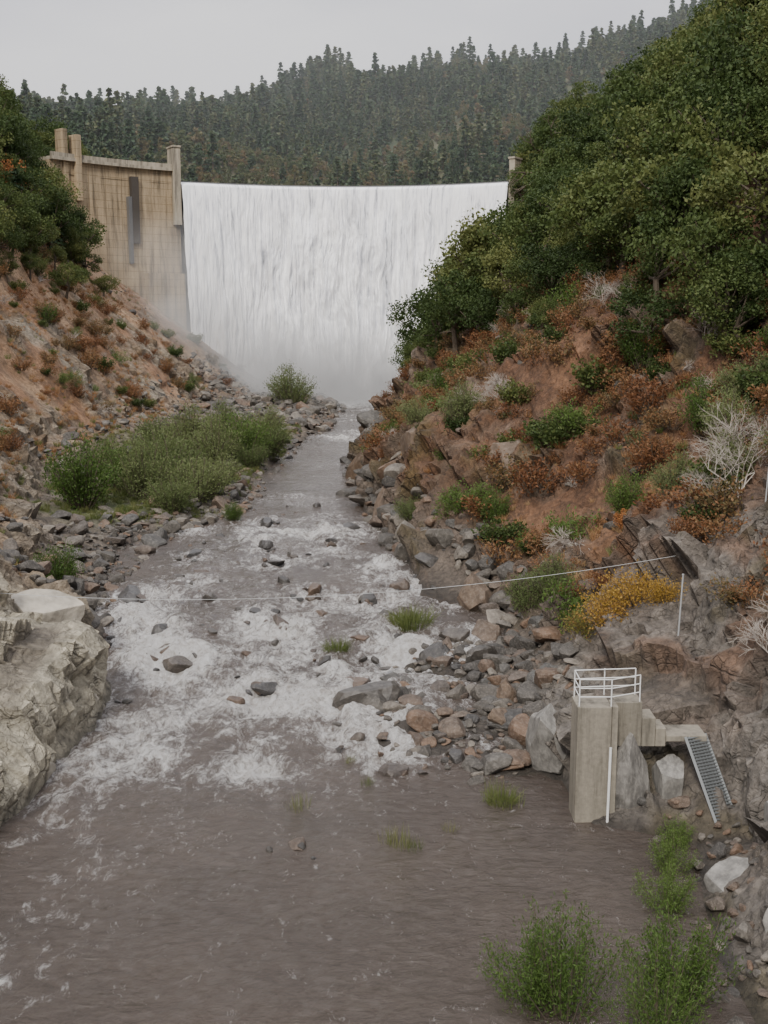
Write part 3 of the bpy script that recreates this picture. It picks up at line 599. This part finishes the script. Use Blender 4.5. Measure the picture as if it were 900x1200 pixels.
grp('willow_bush',bigw,[(-18.1,95.4,1.0),(-21.8,101.5,1.3),(-17,101.7,1.25),(-18.3,121.2,1.35),(-13.6,131.1,1.3),(-22.8,131.4,1.4),(-23.9,118.7,1.3),(-16.4,200.5,1.8),(-16.2,108.6,1.0),(-28.2,113,1.0),(-21,110,1.4),(-19.5,142,1.3),(-14.4,122,.8),(-15.,141,1.2),(-27,136,1.2)])
grp('alder_bush',bigg,[(-26,95.5,1.35),(-15.8,126,1.25),(-24.5,105,1.0),(-20.2,68.5,.65),(7.6,75.7,.55),(18,78.8,.8),(-12.8,94.4,.4),(14,64,.6),(19,66,.8)])
grp('grey_willow',bigw,[(8.2,61.6,.65),(9.4,60.6,.6),(2.3,85.1,.6),(6.2,90.1,.85),(7.5,89.9,.65),(18.7,60.1,.75),(21.1,65.1,.8),(15.6,60,.6),(3.2,98,.8),(17.6,56,.6)])
grass_big=tuft(91,m_reed,420,1.5,.75,.03,.9);grass_thin=tuft(95,m_reed,70,.9,.45,.02,.35,.02)
grp('river_grass',[grass_big],[(1.7,62.9,1.1),(1.1,63.7,.8),(-2.5,58.4,.75),(4.5,40.5,.6)])
grp('water_reeds',[grass_thin],[(4.2,40.9,1.1),(4.8,40.2,1.0),(.6,37,1.0),(.2,37.3,.8),(1.,36.7,.7),(-3.2,40,.9),(2.4,38.2,.6),(-.65,42.3,.6),(-1.4,44.6,.5)])
ybush=bush(92,m_yellow,n=2300,R_=1.8,H=1.8,L=.13,Wd=.08,stems=46,spread=.2)
grp('yellow_shrub',[ybush],[(10.4,50.5,.85),(11.6,50.5,.9),(9.5,51.5,.7),(12.5,49.5,.6),(10.8,53,.8)])
grp('dead_shrub',[twigs(93,H=4.,r=.05,depth=6)],[(17.3,54,1.),(9.4,88,.7),(16.9,89,.8),(19,85,.8),(16.2,54.5,.6),(18.5,57,.9)])
grp('orange_shrub',[bush(94,m_orange,n=3500,R_=2.,H=3.6,L=.22,Wd=.14,stems=40)],[(19.5,101,1.1),(13.5,62,.35),(-60,188,1.6)])
# leaning oak on the spur
g=np.random.default_rng(5);a=Acc();pts=[(0,0,-6),(-.3,0,3),(.6,0,6),(.2,.3,9),(1.0,0,11.5)]
for i in range(4): a.tube(pts[i],pts[i+1],.36-.06*i,.30-.06*i,6)
def brn_(p,d,L,r,k):
    e=p+d*L;a.tube(p,e,r,r*.65,4)
    if k==0: return
    for _ in range(2):
        q=d+g.normal(size=3)*.55;q/=np.linalg.norm(q);brn_(e,q,L*.72,r*.6,k-1)
for (p,d) in [((.2,.3,9),(-1,0,.1)),((.4,0,7),(-.9,.2,-.35)),((.6,0,6),(1,0,.2)),((1,0,11.5),(.3,0,1)),((.3,.2,8),(-.8,0,-.1)),((.9,0,11),(-1,0,.4))]:
    d=np.array(d,float);d/=np.linalg.norm(d);brn_(np.array(p,float),d,1.3,.14,4)
for c in [(1,0,12.6),(-.2,.3,12.2),(2,0,12),(.5,.5,13.2),(-1.4,0,11.6),(1.9,.4,10.8),(1.2,.2,13.4),(.3,0,11.6)]:
    q=g.normal(size=(200,3));q/=np.linalg.norm(q,axis=1,keepdims=True);a.leaves(np.array(c)+q*g.uniform(.3,1,(200,1))*np.array([1.1,1.1,.6]),.26,.16,g,1)
plant('leaning_oak_tree',a.mesh('leaning_oak',[m_bark,m_oak]),TX,TY,1.4,0)
# ---------------------------------------------------------------- gauge station
gs=empty('stream_gauge_station',(7.6,39.4,0))
def L_(x,y,z): return (x-7.6,y-39.4,z)
box('stilling_well',L_(7.6,39.5,1.9),(1.25,1.3,5.0),m_conc3,gs,0,1,.04)
box('well_rib',L_(8.35,39.3,1.9),(.22,.8,4.99),m_conc3,gs,0,1,.02)
box('step_wall_1',L_(8.95,39.9,3.55),(.98,1.0,1.69),m_conc3,gs,0,1,.03)
box('step_wall_2',L_(9.7,39.9,3.25),(.5,1.0,1.1),m_conc3,gs,0,1,.03)
box('step_wall_3',L_(10.15,39.9,3.05),(.38,1.0,.7),m_conc3,gs,0,1,.03)
box('landing',L_(11.1,40.0,3.0),(1.5,1.2,.22),m_conc3,gs,0,1,.02)
a=Acc()
for (x,y) in ((7.05,38.95),(7.05,40.05),(9.35,39.5),(9.35,40.3),(8.2,38.95),(8.2,40.3)): a.tube(L_(x,y,4.38),L_(x,y,5.4),.025,.025,8)
for z in (4.75,5.07,5.4):
    a.tube(L_(7.05,38.95,z),L_(8.2,38.95,z),.02,.02,8);a.tube(L_(8.2,38.95,z),L_(9.35,39.5,z),.02,.02,8);a.tube(L_(7.05,38.95,z),L_(7.05,40.05,z),.02,.02,8);a.tube(L_(7.05,40.05,z),L_(9.35,40.3,z),.02,.02,8)
obj('handrail',a.mesh('handrail',[m_white],True),gs)
a=Acc();a.tube(L_(8.12,38.6,-.6),L_(8.2,38.78,2.9),.05,.05,10);obj('intake_pipe',a.mesh('pipe',[m_white],True),gs)
a=Acc();p0=np.array(L_(11.45,39.5,3.1));p1=np.array(L_(12.25,37.6,.35))
sd=np.array([1,.46,0]);sd/=np.linalg.norm(sd);hw=.45
for sg in (-1,1): a.tube(p0+sd*hw*sg,p1+sd*hw*sg,.07,.07,4)
for i in range(30):
    c0=p0+(p1-p0)*(i+.5)/30;V,F=boxVF(c0,(2*hw,.16,.03),math.atan2(.46,1));a.add(V,F)
for sg in (-.66,-.33,0,.33,.66): a.tube(p0+sd*hw*sg,p1+sd*hw*sg,.018,.018,4)
obj('steel_stair',a.mesh('stair',[m_grate]),gs)
# ---------------------------------------------------------------- cable and its posts
a=Acc();pa=np.array([-19.,52,5.5]);pb=np.array([21,50,9.3]);pr=None
for i in range(41):
    f=i/40;q=pa*(1-f)+pb*f;q[2]-=3.2*4*f*(1-f)*.5
    if pr is not None: a.tube(pr,q,.011,.011,5)
    pr=q
obj('gauging_cable',a.mesh('cable',[m_galv],True))
for (x,y,h) in ((17.3,50.5,2.4),(12.4,46,2.6)):
    a=Acc();z=float(hfin(x,y)[0]);a.tube((0,0,-.3),(.1,0,h),.04,.035,8);a.tube((.1,0,h),(.1,0,h+.06),.055,.055,8);obj('cable_post',a.mesh('post',[m_galv],True),None,(x,y,z))
# ---------------------------------------------------------------- spray mist, valley haze
t=NT('spray');t.t.nodes.remove(t.b);p=t.pos();sx=t.n('ShaderNodeSeparateXYZ');t.l(p,sx.inputs[0])
def g1(o,c,w): 
    q=t.math('DIVIDE',t.math('SUBTRACT',o,c),w);return t.math('MULTIPLY',q,q)
e=t.math('ADD',g1(sx.outputs[0],-13.,21.),t.math('ADD',g1(sx.outputs[1],226.,12.),g1(sx.outputs[2],1.,11.5)))
den=t.math('POWER',2.718,t.math('MULTIPLY',e,-1.0))
e2=t.math('ADD',g1(sx.outputs[0],-37.,12.),t.math('ADD',g1(sx.outputs[1],218.,12.),g1(sx.outputs[2],20.,12.)))
den=t.math('ADD',den,t.math('MULTIPLY',t.math('POWER',2.718,t.math('MULTIPLY',e2,-1.0)),.13))
nz=t.ramp(t.noise(p,.1,3,.6,.5),[(.35,.2),(.68,1.0)])
vs=t.n('ShaderNodeVolumeScatter');vs.inputs['Color'].default_value=(1,1,1,1);vs.inputs['Anisotropy'].default_value=-.35
t.l(t.math('MULTIPLY',t.math('MULTIPLY',den,nz),.42),vs.inputs['Density']);t.l(vs.outputs[0],t.out.inputs['Volume'])
V,F=boxVF((-20,220,19),(76,44,38));obj('spray_mist',mk('mist',V,F,[t.m]))
t=NT('air_haze');t.t.nodes.remove(t.b);vs=t.n('ShaderNodeVolumeScatter');vs.inputs['Color'].default_value=(.93,.96,1,1);vs.inputs['Density'].default_value=.00036;t.l(vs.outputs[0],t.out.inputs['Volume'])
V,F=boxVF((0,470,105),(1000,410,140));obj('valley_haze',mk('haze',V,F,[t.m]))
# ---------------------------------------------------------------- world, sun, camera
w=bpy.data.worlds.new('World');sc.world=w;w.use_nodes=True;nt=w.node_tree;nt.nodes.clear()
o=nt.nodes.new('ShaderNodeOutputWorld');sk=nt.nodes.new('ShaderNodeTexSky');sk.sky_type='NISHITA';sk.sun_disc=False;sk.sun_elevation=rad(40);sk.sun_rotation=rad(-165)
b1=nt.nodes.new('ShaderNodeBackground');b1.inputs[1].default_value=.1;nt.links.new(sk.outputs[0],b1.inputs[0])
b2=nt.nodes.new('ShaderNodeBackground')
tc=nt.nodes.new('ShaderNodeTexCoord');mp=nt.nodes.new('ShaderNodeMapping');mp.inputs['Scale'].default_value=(1,1,3.5);nt.links.new(tc.outputs['Generated'],mp.inputs[0])
sp=nt.nodes.new('ShaderNodeSeparateXYZ');nt.links.new(tc.outputs['Generated'],sp.inputs[0])
ma=nt.nodes.new('ShaderNodeMath');ma.operation='MULTIPLY_ADD';ma.use_clamp=False;nt.links.new(sp.outputs[2],ma.inputs[0]);ma.inputs[1].default_value=1.35;ma.inputs[2].default_value=1.08
mm=nt.nodes.new('ShaderNodeMath');mm.operation='MAXIMUM';nt.links.new(ma.outputs[0],mm.inputs[0]);mm.inputs[1].default_value=.5;nt.links.new(mm.outputs[0],b2.inputs[1])
nz=nt.nodes.new('ShaderNodeTexNoise');nz.inputs['Scale'].default_value=1.8;nz.inputs['Detail'].default_value=6;nt.links.new(mp.outputs[0],nz.inputs[0])
rp=nt.nodes.new('ShaderNodeValToRGB');rp.color_ramp.elements[0].position=.38;rp.color_ramp.elements[0].color=(.66,.66,.75,1);rp.color_ramp.elements[1].position=.62;rp.color_ramp.elements[1].color=(.96,.95,.97,1)
nt.links.new(nz.outputs[0],rp.inputs[0]);nt.links.new(rp.outputs[0],b2.inputs[0])
mx=nt.nodes.new('ShaderNodeMixShader');mx.inputs[0].default_value=.94;nt.links.new(b1.outputs[0],mx.inputs[1]);nt.links.new(b2.outputs[0],mx.inputs[2]);nt.links.new(mx.outputs[0],o.inputs[0])
sl=bpy.data.lights.new('sun','SUN');sl.energy=3.1;sl.angle=rad(12);sl.color=(1,.94,.85);so=bpy.data.objects.new('sun',sl);link(so);so.rotation_euler=Vector((.28,1.0,-.87)).to_track_quat('-Z','Y').to_euler()
cd=bpy.data.cameras.new('camera');cd.sensor_fit='VERTICAL';cd.sensor_height=24;cd.lens=26.4;cd.clip_end=8000;cd.clip_start=.2
co=bpy.data.objects.new('camera',cd);link(co);co.location=(0,0,18);co.rotation_euler=(rad(90-9.46),0,0);sc.camera=co
